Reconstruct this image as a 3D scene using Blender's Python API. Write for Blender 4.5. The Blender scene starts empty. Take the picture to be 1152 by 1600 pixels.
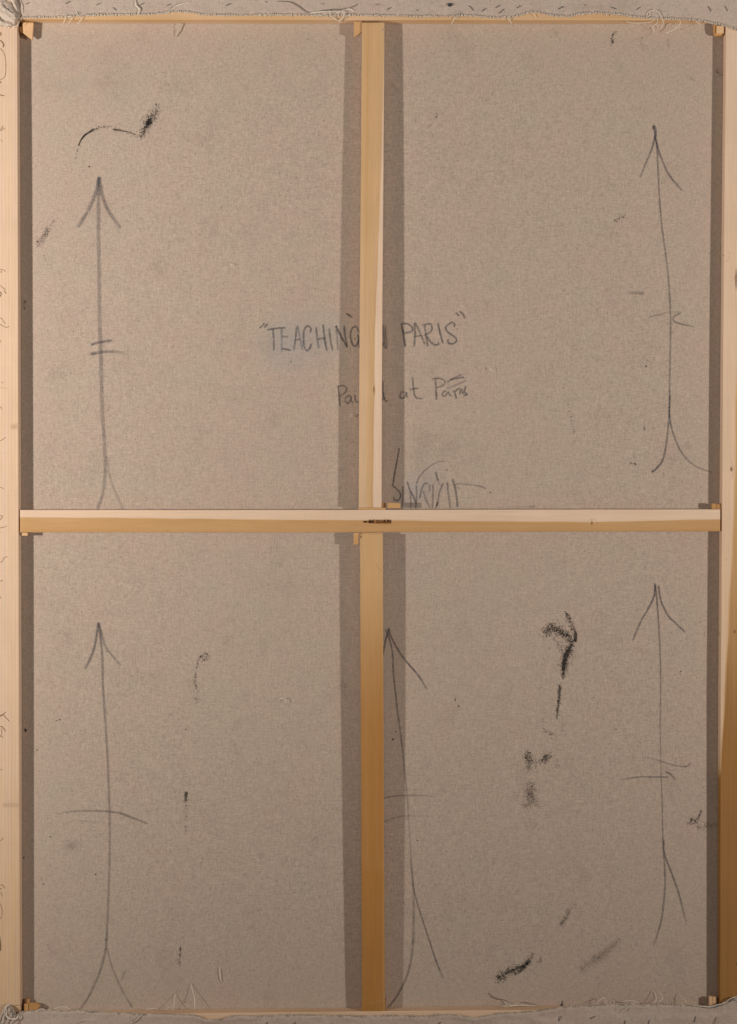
import bpy, math, random
from mathutils import noise, Vector
random.seed(7)

# ------------------------------------------------------------------ camera, world, lamps, exposure
S = 0.00125            # metres per photograph unit on the canvas plane
DC = 2540.0            # lens to canvas, in those units
H = 20.0               # thickness of the stretcher bars
HS = 18.4              # the two side bars are a little thinner
sc = bpy.context.scene
COL = sc.collection
ZC = 1.0               # height of the middle of the canvas above the ground

cam = bpy.data.cameras.new('camera')
cam.sensor_fit = 'VERTICAL'; cam.sensor_height = 36.0
cam.lens = 36.0 * DC / 1600.0
cam.clip_start = 0.05; cam.clip_end = 50
co = bpy.data.objects.new('camera', cam); COL.objects.link(co)
co.location = (0, -DC * S, ZC); co.rotation_euler = (math.radians(90), 0, 0)
sc.camera = co

world = bpy.data.worlds.new('World'); sc.world = world; world.use_nodes = True
wb = world.node_tree.nodes['Background']
wb.inputs[0].default_value = (1.0, 0.89, 0.78, 1); wb.inputs[1].default_value = 0.10

def L3(x, y, z): return Vector(((x - 576) * S, -z * S, (800 - y) * S + ZC))
def studio_lamp(name, pos, aim, half, watts, radius, colour):
    l = bpy.data.lights.new(name, 'SPOT'); l.energy = watts; l.color = colour
    l.spot_size = 2 * half; l.spot_blend = 1.0; l.shadow_soft_size = radius
    o = bpy.data.objects.new(name, l); COL.objects.link(o)
    p = L3(*pos); o.location = p
    o.rotation_euler = (L3(*aim) - p).to_track_quat('-Z', 'Y').to_euler()
studio_lamp('studio_lamp', (-1360, 840, 1400), (-1200, -8, 0), 1.5, 392, 0.06, (1.0, 0.985, 0.965))
studio_lamp('studio_lamp', (2600, 865, 1600), (-800, -1500, 0), 1.5, 240, 0.075, (1.0, 0.985, 0.965))

sc.view_settings.view_transform = 'Standard'; sc.view_settings.look = 'None'
sc.view_settings.exposure = 0.0; sc.view_settings.gamma = 1.0

# ------------------------------------------------------------------ helpers
def P(x, y, z=0.0):
    """point that stands z units in front of the canvas and is seen at (x, y)"""
    k = (DC - z) / DC
    return Vector(((x - 576) * k * S, -z * S, (800 - y) * k * S + ZC))
def interp(pts, t):
    if t <= pts[0][0]: return pts[0][1]
    for (a, va), (b, vb) in zip(pts, pts[1:]):
        if t <= b: return va + (vb - va) * (t - a) / (b - a)
    return pts[-1][1]
def smooth(a, b, t):
    t = max(0.0, min(1.0, (t - a) / (b - a))); return t * t * (3 - 2 * t)
def n2(x, y, s, seed=0.0): return noise.noise(Vector((x / s, y / s, seed)))
def sag(x, y):
    # the cloth bellies away from the bars in the middle of the stretcher
    a = max(0.0, min(1.0, (y - 30) / 1545)); b = max(0.0, min(1.0, (x - 30) / 1096))
    return 0.4 * n2(x, y, 260, 3.3) - 5.8 * math.sin(math.pi * a) ** 0.8 * math.sin(math.pi * b) ** 0.7

class MB:
    def __init__(s): s.v = []; s.f = []; s.a = []
    def vert(s, p, a=0.0): s.v.append(p); s.a.append(a); return len(s.v) - 1
    def face(s, *i): s.f.append(i)
def empty(name, loc, label, cat, group=None):
    o = bpy.data.objects.new(name, None); COL.objects.link(o); o.location = loc
    o.empty_display_size = 0.05
    tag(o, label, cat, group); return o
def tag(o, label=None, cat=None, group=None, kind=None):
    if label: o['label'] = label
    if cat: o['category'] = cat
    if group: o['group'] = group
    if kind: o['kind'] = kind
    return o
def link(name, mb, mat, parent=None, attr='ink', smooth_shade=True, kind=None, label=None):
    if parent is not None: org = Vector(parent['_org'])
    else:
        lo = [min(v[i] for v in mb.v) for i in range(3)]; hi = [max(v[i] for v in mb.v) for i in range(3)]
        org = Vector(((lo[0] + hi[0]) / 2, (lo[1] + hi[1]) / 2, lo[2]))
    me = bpy.data.meshes.new(name)
    me.from_pydata([v - org for v in mb.v], [], mb.f); me.update()
    at = me.attributes.new(attr, 'FLOAT', 'POINT'); at.data.foreach_set('value', mb.a)
    if smooth_shade: me.polygons.foreach_set('use_smooth', [True] * len(me.polygons))
    me.materials.append(mat)
    o = bpy.data.objects.new(name, me); COL.objects.link(o)
    if parent is None: o.location = org
    else:
        o.parent = parent
        if parent.type == 'MESH': o.location = (0, 0, 0)
    o['_org'] = org[:]
    if kind: o['kind'] = kind
    if label: o['label'] = label
    return o

def catmull(pts, step=2.0):
    pts = [Vector(p) for p in pts]
    if len(pts) == 2:
        n = max(2, int((pts[1] - pts[0]).length / step) + 1)
        return [pts[0].lerp(pts[1], i / n) for i in range(n + 1)]
    q = [2 * pts[0] - pts[1]] + pts + [2 * pts[-1] - pts[-2]]
    out = []
    for i in range(1, len(q) - 2):
        p0, p1, p2, p3 = q[i - 1:i + 3]
        n = max(1, int((p2 - p1).length / step))
        for j in range(n):
            t = j / n
            out.append(0.5 * (2 * p1 + (p2 - p0) * t + (2 * p0 - 5 * p1 + 4 * p2 - p3) * t * t + (3 * p1 - p0 - 3 * p2 + p3) * t ** 3))
    out.append(pts[-1]); return out

PROF = ((-1.25, 0), (-0.6, 0.85), (0.6, 0.85), (1.25, 0))
WPROF = [(o / 4 * 1.6, math.cos(math.pi * o / 8) ** 2) for o in range(-4, 5)]
def ribbon(mb, pts, width, ink, z=None, lift=0.3, seed=0.0, step=2.0, ends=(0.5, 0.5)):
    """a drawn stroke: a flat strip lying on the surface, its ink thinning at both edges"""
    c = catmull([(p[0], p[1], 0) for p in pts], step)
    if isinstance(ink, (int, float)): ink = [(0, ink), (1, ink)]
    if isinstance(width, (int, float)): width = [(0, width), (1, width)]
    n = len(c); rows = []; wide_ = max(q[1] for q in width) > 8
    for i, p in enumerate(c):
        t = i / (n - 1)
        d = (c[min(i + 1, n - 1)] - c[max(i - 1, 0)]); d.normalize()
        nx, ny = -d.y, d.x
        w = interp(width, t) * (1 + 0.25 * n2(p.x, p.y, 6, seed)) * 0.5
        k = interp(ink, t) * (1 + 0.3 * n2(p.x, p.y, 9, seed + 5))
        if t == 0: k *= ends[0]
        if t == 1: k *= ends[1]
        row = []
        for off, f in (WPROF if wide_ else PROF):
            x, y = p.x + nx * w * off, p.y + ny * w * off
            zz = (sag(x, y) if z is None else z) + lift
            row.append(mb.vert(P(x, y, zz), k * f))
        rows.append(row)
    for a, b in zip(rows, rows[1:]):
        for j in range(len(a) - 1): mb.face(a[j], a[j + 1], b[j + 1], b[j])

def dabs(mb, pts, n, ink=(0.4, 1.0), lift=0.32, size=1.0):
    """paint caught on single threads of the weave; pts = (x, y, spread, weight)"""
    seg = []
    for a, b in zip(pts, pts[1:]):
        l = math.hypot(b[0] - a[0], b[1] - a[1]); seg.append(max(1e-3, l * (a[3] + b[3]) / 2 * (0.4 + (a[2] + b[2]) / 8)))
    tot = sum(seg)
    for _ in range(int(n * 1.35)):
        r = random.random() * tot; i = 0
        while r > seg[i] and i < len(seg) - 1: r -= seg[i]; i += 1
        a, b = pts[i], pts[i + 1]; t = random.random()
        sp = (a[2] + (b[2] - a[2]) * t) * 0.92
        g = random.gauss(0, 0.55)
        x = a[0] + (b[0] - a[0]) * t + g * sp * random.choice((1, 0.6)); y = a[1] + (b[1] - a[1]) * t + random.gauss(0, 0.5) * sp
        x = round(x / 0.8) * 0.8; y = round(y / 0.8) * 0.8
        lx, ly = (random.uniform(1.0, 2.6) * size, random.uniform(0.6, 1.05) * size)
        if random.random() < 0.5: lx, ly = ly, lx
        k = 0.88 * random.uniform(*ink) * (a[3] + (b[3] - a[3]) * t) ** 0.5 * math.exp(-0.5 * g * g) * max(0.0, min(1.0, 0.85 + 1.1 * n2(x, y, 4.5, 6.6)))
        z = sag(x, y) + lift + random.uniform(0, 0.1)
        q = [mb.vert(P(x + sx * lx / 2, y + sy * ly / 2, z), k) for sx, sy in ((-1, -1), (1, -1), (1, 1), (-1, 1))]
        mb.face(*q)

def tube(mb, pts, r=0.5, sides=5, taper=True, step=2.0, fuzz=0.0):
    c = catmull(pts, step); n = len(c); rows = []
    if fuzz: c = [p + Vector((n2(i, 0, 2.3, 1.7), n2(i, 0, 2.3, 8.1), 0)) * fuzz for i, p in enumerate(c)]
    w = [P(p.x, p.y, p.z) for p in c]
    for i in range(n):
        d = w[min(i + 1, n - 1)] - w[max(i - 1, 0)]
        if d.length < 1e-9: d = Vector((1, 0, 0))
        d.normalize()
        u = d.cross(Vector((0, 1, 0.013)));
        if u.length < 1e-3: u = d.cross(Vector((1, 0, 0)))
        u.normalize(); v = d.cross(u)
        t = i / (n - 1); rr = r * S * (1 - 0.45 * abs(2 * t - 1) ** 3 if taper else 1)
        rows.append([mb.vert(w[i] + (u * math.cos(k * math.tau / sides) + v * math.sin(k * math.tau / sides)) * rr) for k in range(sides)])
    for a, b in zip(rows, rows[1:]):
        for k in range(sides): mb.face(a[k], a[(k + 1) % sides], b[(k + 1) % sides], b[k])
    mb.face(*rows[0][::-1]); mb.face(*rows[-1])

# ------------------------------------------------------------------ materials
def nt(name):
    m = bpy.data.materials.new(name); m.use_nodes = True
    t = m.node_tree; b = t.nodes['Principled BSDF']; b.inputs['Roughness'].default_value = 0.85
    b.inputs['Specular IOR Level'].default_value = 0.15
    def N(k, **kw):
        n = t.nodes.new(k)
        for a, v in kw.items(): setattr(n, a, v)
        return n
    def C(a, b_): t.links.new(a, b_)
    return m, t, b, N, C
def val(N, C, op, a, b):
    n = N('ShaderNodeMath', operation=op)
    for i, x in enumerate((a, b)):
        if isinstance(x, (int, float)): n.inputs[i].default_value = x
        elif x is not None: C(x, n.inputs[i])
    return n.outputs[0]
def nz(N, C, vec, scale, detail=2.0, rough=0.5):
    mp = N('ShaderNodeMapping'); mp.inputs['Scale'].default_value = scale; C(vec, mp.inputs['Vector'])
    n = N('ShaderNodeTexNoise'); n.inputs['Scale'].default_value = 1.0; n.inputs['Detail'].default_value = detail
    n.inputs['Roughness'].default_value = rough; C(mp.outputs[0], n.inputs['Vector'])
    return n.outputs['Fac']
def mixc(N, C, f, a, b, mode='MIX'):
    n = N('ShaderNodeMix', data_type='RGBA', blend_type=mode)
    if isinstance(f, (int, float)): n.inputs[0].default_value = f
    else: C(f, n.inputs[0])
    for i, x in ((6, a), (7, b)):
        if isinstance(x, tuple): n.inputs[i].default_value = (*x, 1)
        else: C(x, n.inputs[i])
    return n.outputs[2]
def grey(N, C, v):
    c = N('ShaderNodeCombineColor')
    for i in range(3): C(v, c.inputs[i])
    return c.outputs[0]

def linen(name, base, contrast=1.0):
    m, t, b, N, C = nt(name)
    g = N('ShaderNodeTexCoord').outputs['Object']
    warp = nz(N, C, g, (60, 60, 1000), 2.0, 0.55)      # threads running across
    weft = nz(N, C, g, (1000, 60, 60), 2.0, 0.55)      # threads running up
    warp2 = nz(N, C, g, (150, 150, 620), 1.0); weft2 = nz(N, C, g, (620, 150, 150), 1.0)
    slub = nz(N, C, g, (170, 170, 700), 1.0, 0.5); slub2 = nz(N, C, g, (700, 170, 170), 1.0, 0.5)
    light = nz(N, C, g, (620, 620, 200), 1.0, 0.5)
    s = val(N, C, 'ADD', warp, weft); s = val(N, C, 'ADD', s, val(N, C, 'MULTIPLY', val(N, C, 'ADD', warp2, weft2), 0.9))
    s = val(N, C, 'SUBTRACT', s, 1.9)
    f = val(N, C, 'ADD', val(N, C, 'MULTIPLY', s, 0.43 * contrast), 1.0)
    for sl, lo, hi, to in ((slub, .64, .78, .70), (slub2, .64, .78, .70), (light, .70, .82, 1.12)):
        d = N('ShaderNodeMapRange'); d.inputs[1].default_value = lo; d.inputs[2].default_value = hi
        d.inputs[3].default_value = 1.0; d.inputs[4].default_value = to; C(sl, d.inputs[0])
        f = val(N, C, 'MULTIPLY', f, d.outputs[0])
    blot = nz(N, C, g, (9, 9, 9), 3.0, 0.6); blot2 = nz(N, C, g, (20, 20, 20), 2.0, 0.5)
    dirt = nz(N, C, g, (14, 14, 11), 4.0, 0.65)
    r1 = N('ShaderNodeMapRange'); r1.inputs[1].default_value = 0.38; r1.inputs[2].default_value = 0.62; C(blot, r1.inputs[0])
    r2 = N('ShaderNodeMapRange'); r2.inputs[1].default_value = 0.35; r2.inputs[2].default_value = 0.65; C(blot2, r2.inputs[0])
    pink = (base[0] * 1.025, base[1] * 0.985, base[2] * 0.985); oli = (base[0] * 0.98, base[1] * 1.01, base[2] * 0.98)
    c = mixc(N, C, r1.outputs[0], oli, pink)
    c = mixc(N, C, 0.5, c, mixc(N, C, r2.outputs[0], oli, pink))
    d = N('ShaderNodeMapRange'); d.inputs[1].default_value = 0.55; d.inputs[2].default_value = 0.75
    d.inputs[3].default_value = 1.0; d.inputs[4].default_value = 0.90; C(dirt, d.inputs[0])
    f = val(N, C, 'MULTIPLY', f, d.outputs[0])
    c = mixc(N, C, 1.0, c, grey(N, C, f), 'MULTIPLY')
    C(c, b.inputs['Base Color']); b.inputs['Roughness'].default_value = 0.95
    b.inputs['Specular IOR Level'].default_value = 0.05
    bp = N('ShaderNodeBump'); bp.inputs['Strength'].default_value = 0.3; bp.inputs['Distance'].default_value = 0.0006
    C(s, bp.inputs['Height']); C(bp.outputs[0], b.inputs['Normal'])
    return m

def wood(name, vertical, sap, mid, heart, ring=0.0):
    m, t, b, N, C = nt(name)
    o = N('ShaderNodeTexCoord').outputs['Object']
    inf = N('ShaderNodeObjectInfo').outputs['Random']
    sh = N('ShaderNodeVectorMath', operation='ADD'); C(o, sh.inputs[0])
    cx = N('ShaderNodeCombineXYZ'); C(val(N, C, 'MULTIPLY', inf, 7.0), cx.inputs[0]); C(val(N, C, 'MULTIPLY', inf, 3.0), cx.inputs[2])
    C(cx.outputs[0], sh.inputs[1]); g = sh.outputs[0]
    def sc_(a, c): return (c, c, a) if vertical else (a, c, c)
    wide = nz(N, C, g, sc_(1.3, 55), 2.0); fine = nz(N, C, g, sc_(2.2, 260), 2.0, 0.6)
    pore = nz(N, C, g, sc_(18, 900), 2.0, 0.6); cloud = nz(N, C, g, (9, 9, 9), 2.0); saw = nz(N, C, g, sc_(420, 12), 2.0)
    tone = N('ShaderNodeAttribute', attribute_name='tone').outputs['Fac']
    tone = val(N, C, 'ADD', tone, val(N, C, 'MULTIPLY', val(N, C, 'SUBTRACT', wide, 0.5), 0.28))
    tone = val(N, C, 'ADD', tone, val(N, C, 'MULTIPLY', val(N, C, 'SUBTRACT', fine, 0.5), 0.32))
    rp = N('ShaderNodeValToRGB'); e = rp.color_ramp.elements
    e[0].position = 0; e[0].color = (*sap, 1); e[1].position = 1; e[1].color = (*heart, 1)
    x = e.new(0.5); x.color = (*mid, 1); C(tone, rp.inputs[0])
    f = val(N, C, 'ADD', val(N, C, 'MULTIPLY', val(N, C, 'SUBTRACT', fine, 0.5), 0.30), 1.0)
    f = val(N, C, 'ADD', f, val(N, C, 'MULTIPLY', val(N, C, 'SUBTRACT', pore, 0.5), 0.30))
    f = val(N, C, 'ADD', f, val(N, C, 'MULTIPLY', val(N, C, 'SUBTRACT', cloud, 0.5), 0.16))
    f = val(N, C, 'ADD', f, val(N, C, 'MULTIPLY', val(N, C, 'SUBTRACT', saw, 0.5), 0.07))
    if ring:
        mp = N('ShaderNodeMapping'); mp.inputs['Scale'].default_value = (1, 1, 0.012) if vertical else (0.012, 1, 1); C(g, mp.inputs[0])
        w = N('ShaderNodeTexWave', bands_direction='X' if vertical else 'Z'); w.inputs['Scale'].default_value = 52
        w.inputs['Distortion'].default_value = 2.2; w.inputs['Detail Scale'].default_value = 0.7; C(mp.outputs[0], w.inputs[0])
        f = val(N, C, 'ADD', f, val(N, C, 'MULTIPLY', val(N, C, 'SUBTRACT', w.outputs['Fac'], 0.5), -ring))
    c = mixc(N, C, 1.0, rp.outputs[0], grey(N, C, f), 'MULTIPLY')
    C(c, b.inputs['Base Color']); b.inputs['Roughness'].default_value = 0.7; b.inputs['Specular IOR Level'].default_value = 0.2
    bp = N('ShaderNodeBump'); bp.inputs['Strength'].default_value = 0.15; bp.inputs['Distance'].default_value = 0.0004
    C(fine, bp.inputs['Height']); C(bp.outputs[0], b.inputs['Normal'])
    return m

def clusters(items, m):
    bx = []
    for k, pts in enumerate(items):
        bx.append([min(p[0] for p in pts) - m, min(p[1] for p in pts) - m, max(p[0] for p in pts) + m, max(p[1] for p in pts) + m, [k]])
    again = True
    while again:
        again = False
        for i in range(len(bx)):
            for j in range(i + 1, len(bx)):
                a, b = bx[i], bx[j]
                if a[0] < b[2] and b[0] < a[2] and a[1] < b[3] and b[1] < a[3]:
                    bx[i] = [min(a[0], b[0]), min(a[1], b[1]), max(a[2], b[2]), max(a[3], b[3]), a[4] + b[4]]; del bx[j]; again = True; break
            if again: break
    return [sorted(b[4]) for b in bx]

def drawn(name, colour, weave=1.0):
    m, t, b, N, C = nt(name)
    b.inputs['Base Color'].default_value = (*colour, 1); b.inputs['Specular IOR Level'].default_value = 0.05
    g = N('ShaderNodeTexCoord').outputs['Object']
    k = N('ShaderNodeAttribute', attribute_name='ink').outputs['Fac']
    n = val(N, C, 'ADD', nz(N, C, g, (650, 300, 250), 2.0, 0.6), nz(N, C, g, (250, 300, 650), 2.0, 0.6))
    n = val(N, C, 'MULTIPLY', val(N, C, 'SUBTRACT', n, 1.0), 1.7 * weave)
    f = N('ShaderNodeClamp'); C(val(N, C, 'MULTIPLY', k, val(N, C, 'ADD', n, 1.0)), f.inputs[0])
    tr = N('ShaderNodeBsdfTransparent'); mx = N('ShaderNodeMixShader')
    C(f.outputs[0], mx.inputs[0]); C(tr.outputs[0], mx.inputs[1]); C(b.outputs[0], mx.inputs[2])
    C(mx.outputs[0], t.nodes['Material Output'].inputs['Surface'])
    return m
def plain(name, colour, rough=0.9, metal=0.0, var=0.25):
    m, t, b, N, C = nt(name)
    g = N('ShaderNodeTexCoord').outputs['Object']
    f = val(N, C, 'ADD', val(N, C, 'MULTIPLY', val(N, C, 'SUBTRACT', nz(N, C, g, (300, 300, 300), 2.0), 0.5), var * 2), 1.0)
    C(mixc(N, C, 1.0, colour, grey(N, C, f), 'MULTIPLY'), b.inputs['Base Color'])
    b.inputs['Roughness'].default_value = rough; b.inputs['Metallic'].default_value = metal
    return m

LINEN = linen('linen', (0.466, 0.353, 0.275))
LINEN_FLAP = linen('linen_turned', (0.525, 0.405, 0.325), 0.7)
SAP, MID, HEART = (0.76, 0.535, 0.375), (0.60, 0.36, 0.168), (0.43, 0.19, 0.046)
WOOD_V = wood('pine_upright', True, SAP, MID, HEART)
WOOD_VR = wood('pine_ringed', True, (0.675, 0.470, 0.328), MID, HEART, 0.09)
WOOD_R = wood('pine_dark_heart', True, SAP, MID, (0.335, 0.155, 0.044))
WOOD_H = wood('pine_level', False, SAP, MID, HEART)
KEYWOOD = wood('key_wood', False, (0.74, 0.46, 0.25), (0.55, 0.29, 0.11), (0.40, 0.19, 0.06))
GRAPHITE = drawn('graphite', (0.075, 0.075, 0.088))
BLACK = drawn('black_paint', (0.034, 0.030, 0.026), 0.8)
BROWNP = drawn('brown_pencil', (0.22, 0.13, 0.065), 0.6)
BURN = drawn('scorch', (0.020, 0.007, 0.004), 0.2)
SINGE = drawn('singe', (0.30, 0.10, 0.02), 0.4)
THREAD = plain('loose_linen_thread', (0.80, 0.70, 0.56))
FRAY = plain('frayed_linen', (0.66, 0.56, 0.45))
DRAB = plain('drab_linen_thread', (0.52, 0.43, 0.34))
THREAD_SHADE = plain('dark_thread_and_shade', (0.20, 0.165, 0.135))  # for dark strands and for shade lines drawn as tubes
STEEL = plain('staple_steel', (0.16, 0.15, 0.15), 0.5, 0.6)

# ------------------------------------------------------------------ stretcher frame
def bar(name, axis, lo, hi, e0, e1, z0, z1, tone, mat, parent, n_al=90, n_ac=24, label=None, r=0.9):
    """a planed bar; its long edges run along e0(t), e1(t) as seen on its front face"""
    mb = MB(); offs = [0, .12 * r, .45 * r, r]
    rows = []
    for i in range(n_al + 1):
        t = lo + (hi - lo) * i / n_al
        a, b = e0(t), e1(t); row = []
        ac = [a + o for o in offs] + [a + r + (b - a - 2 * r) * j / n_ac for j in range(1, n_ac)] + [b - o for o in offs[::-1]]
        dz = [r, .5 * r, .12 * r, 0]; dz = dz + [0] * (n_ac - 1) + dz[::-1]
        end = .5 * r if i in (0, n_al) else 0
        for s_, d in zip(ac, dz):
            x, y = (s_, t) if axis == 'v' else (t, s_)
            row.append((x, y, z1 - max(d, end), tone(x, y)))
        rows.append(row)
    idx = [[mb.vert(P(*q[:3]), q[3]) for q in row] for row in rows]
    m = len(idx[0])
    flip = axis == 'h'
    def F(*q): mb.face(*(q[::-1] if flip else q))
    for i in range(n_al):
        for j in range(m - 1): F(idx[i][j], idx[i + 1][j], idx[i + 1][j + 1], idx[i][j + 1])
    def down(q):
        p = P(q[0], q[1], z1); return Vector((p.x, -z0 * S, p.z))
    bl = [mb.vert(down(row[0]), row[0][3]) for row in rows]; br = [mb.vert(down(row[-1]), row[-1][3]) for row in rows]
    for i in range(n_al):
        F(bl[i], bl[i + 1], idx[i + 1][0], idx[i][0]); F(idx[i][-1], idx[i + 1][-1], br[i + 1], br[i])
        F(br[i], br[i + 1], bl[i + 1], bl[i])
    bt = [mb.vert(down(q), q[3]) for q in rows[0]]; bb = [mb.vert(down(q), q[3]) for q in rows[-1]]
    for j in range(m - 1):
        F(idx[0][j], idx[0][j + 1], bt[j + 1], bt[j]); F(idx[-1][j + 1], idx[-1][j], bb[j], bb[j + 1])
    o = link(name, mb, mat, parent, 'tone', True, None, label)
    return o
def sharp(o, ang=40):
    me = o.data
    try: me.set_sharp_from_angle(angle=math.radians(ang))
    except Exception: pass
    return o
def box(mb, x0, y0, x1, y1, z0, z1, tone=0.4):
    q = [(x0, y0), (x1, y0), (x1, y1), (x0, y1)]; prism(mb, q, z0, z1, tone)
def prism(mb, poly, z0, z1, tone=0.4, zs=None):
    """poly clockwise as seen; zs lets the front face slope"""
    n = len(poly)
    top = [mb.vert(P(x, y, zs[i] if zs else z1), tone) for i, (x, y) in enumerate(poly)]
    bot = []
    for (x, y) in poly:
        p = P(x, y, z1); bot.append(mb.vert(Vector((p.x, -z0 * S, p.z)), tone))
    mb.face(*top[::-1]); mb.face(*bot)
    for i in range(n):
        j = (i + 1) % n; mb.face(top[i], top[j], bot[j], bot[i])

FR = empty('canvas_stretcher', L3(576, 1616, 10), 'pale pine stretcher with a crossbar and upright centre bars behind the linen', 'wooden stretcher')
FR['_org'] = FR.location[:]
def W_(x, y): return 0.10 * n2(x, y, 40, 1) 
L_in = lambda y: interp([(0, 27.2), (400, 28.6), (800, 29.6), (1200, 30.6), (1600, 31.8)], y)
R_in = lambda y: interp([(0, 1134.6), (100, 1134), (300, 1131.8), (600, 1129.2), (800, 1128.0), (1100, 1125.8), (1600, 1125)], y)
T_in = lambda x: interp([(20, 29.8), (120, 30.6), (500, 31.3), (1140, 31.6)], x)
B_in = lambda x: interp([(20, 1585.5), (180, 1584), (380, 1582), (640, 1579.4), (800, 1578), (1140, 1576)], x)
def tone_left(x, y): return 0.06 + 0.22 * smooth(1000, 1600, y) + 0.10 * n2(x, y, 14, 2) * (0.5)
def tone_right(x, y):
    bx = interp([(0, 1200), (380, 1165), (430, 1152), (560, 1152), (640, 1149), (733, 1149), (800, 1146), (900, 1141.5), (1000, 1136.5), (1100, 1131.5), (1200, 1126), (1280, 1118)], y)
    return 0.06 + 0.10 * smooth(500, 1000, y) + (0.50 + 0.50 * smooth(800, 1300, y)) * smooth(-1.5, 2.5, x - bx + 1.2 * n2(0, y, 60, 4))
def tone_up(x, y):
    bx = interp([(30, 601.5), (200, 597.5), (300, 594.5), (420, 589.5), (520, 585), (600, 584.5), (793, 582)], y) + 0.7 * n2(0, y, 30, 9) + 1.6 * math.exp(-((y - 610) / 10) ** 2)
    s = 0.44 - 0.12 * smooth(-4, -14, x - bx) * smooth(300, 700, y)
    s += 0.12 * math.exp(-((x - 574 - (y - 200) * -0.012) / 2.2) ** 2) * smooth(700, 300, y)
    return s * smooth(0.8, -0.8, x - bx) + 0.02 + 0.35 * math.exp(-((x - bx) / 1.1) ** 2) * smooth(300, 520, y)
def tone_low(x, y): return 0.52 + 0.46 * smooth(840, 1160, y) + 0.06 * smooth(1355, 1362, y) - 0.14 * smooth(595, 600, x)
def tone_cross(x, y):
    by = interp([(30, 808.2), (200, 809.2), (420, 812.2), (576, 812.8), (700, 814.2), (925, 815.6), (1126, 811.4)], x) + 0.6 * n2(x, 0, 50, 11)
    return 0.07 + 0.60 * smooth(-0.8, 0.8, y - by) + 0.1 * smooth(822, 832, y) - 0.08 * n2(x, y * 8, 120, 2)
def bar_s(*a, **k): return sharp(bar(*a, **k), 50)
SB = []
bar_s('stretcher_bar', 'v', -16, 1616, lambda y: -22.0, L_in, 1.4, HS, tone_left, WOOD_VR, FR, 110, 24, label='left side bar of pale pine with brown pencil scribbles')
bar_s('stretcher_bar', 'v', -16, 1616, R_in, lambda y: 1176.0, 1.4, HS, tone_right, WOOD_R, FR, 160, 26, label='right side bar, pale above and orange brown below')
bar_s('stretcher_bar', 'h', 28.2, 1133.8, lambda x: -17.0, T_in, 1.4, H, lambda x, y: 0.42 + 0.2 * n2(x, y * 10, 160, 6), WOOD_H, FR, 110, 20, label='top bar under the frayed linen edge')
bar_s('stretcher_bar', 'h', 32.4, 1124.4, B_in, lambda x: 1617.0, 1.4, H, lambda x, y: 0.20 + 0.1 * n2(x, y * 10, 160, 7), WOOD_H, FR, 110, 20, label='bottom bar half covered by linen')
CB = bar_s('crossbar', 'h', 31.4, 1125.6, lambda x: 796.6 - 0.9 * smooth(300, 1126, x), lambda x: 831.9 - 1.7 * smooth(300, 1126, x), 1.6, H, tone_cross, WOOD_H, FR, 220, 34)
bar_s('centre_bar', 'v', 35.2, 793.0, lambda y: interp([(35, 565.8), (280, 564.0), (560, 561.8), (793, 560.6)], y), lambda y: interp([(35, 601.0), (280, 599.4), (560, 597.2), (793, 596.6)], y), 1.6, H, tone_up, WOOD_V, FR, 200, 40, label='upper centre bar with a pale sapwood strip')
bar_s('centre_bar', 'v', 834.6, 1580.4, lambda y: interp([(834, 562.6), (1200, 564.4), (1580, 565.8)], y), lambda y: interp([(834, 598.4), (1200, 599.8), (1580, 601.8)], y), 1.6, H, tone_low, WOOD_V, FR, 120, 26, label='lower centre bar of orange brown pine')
def part(name, fn, mat, tone=0.4):
    mb = MB(); fn(mb); return link(name, mb, mat, FR, 'tone', False)
part('tenon', lambda m: box(m, 560.2, 793.4, 602.8, 796.4, 1.7, 14, 0.62), WOOD_V)
part('tenon', lambda m: box(m, 597.4, 785.0, 602.9, 793.0, 1.7, 13, 0.60), WOOD_V)
part('tenon', lambda m: box(m, 560.4, 832.3, 598.0, 834.4, 1.7, 14, 0.55), WOOD_V)
part('tenon', lambda m: box(m, 602.2, 1563, 603.6, 1575, 1.7, 15, 0.8), WOOD_V)
part('tenon', lambda m: box(m, 566.5, 32.2, 600.5, 34.8, 1.7, 10, 0.7), WOOD_V)

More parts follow.
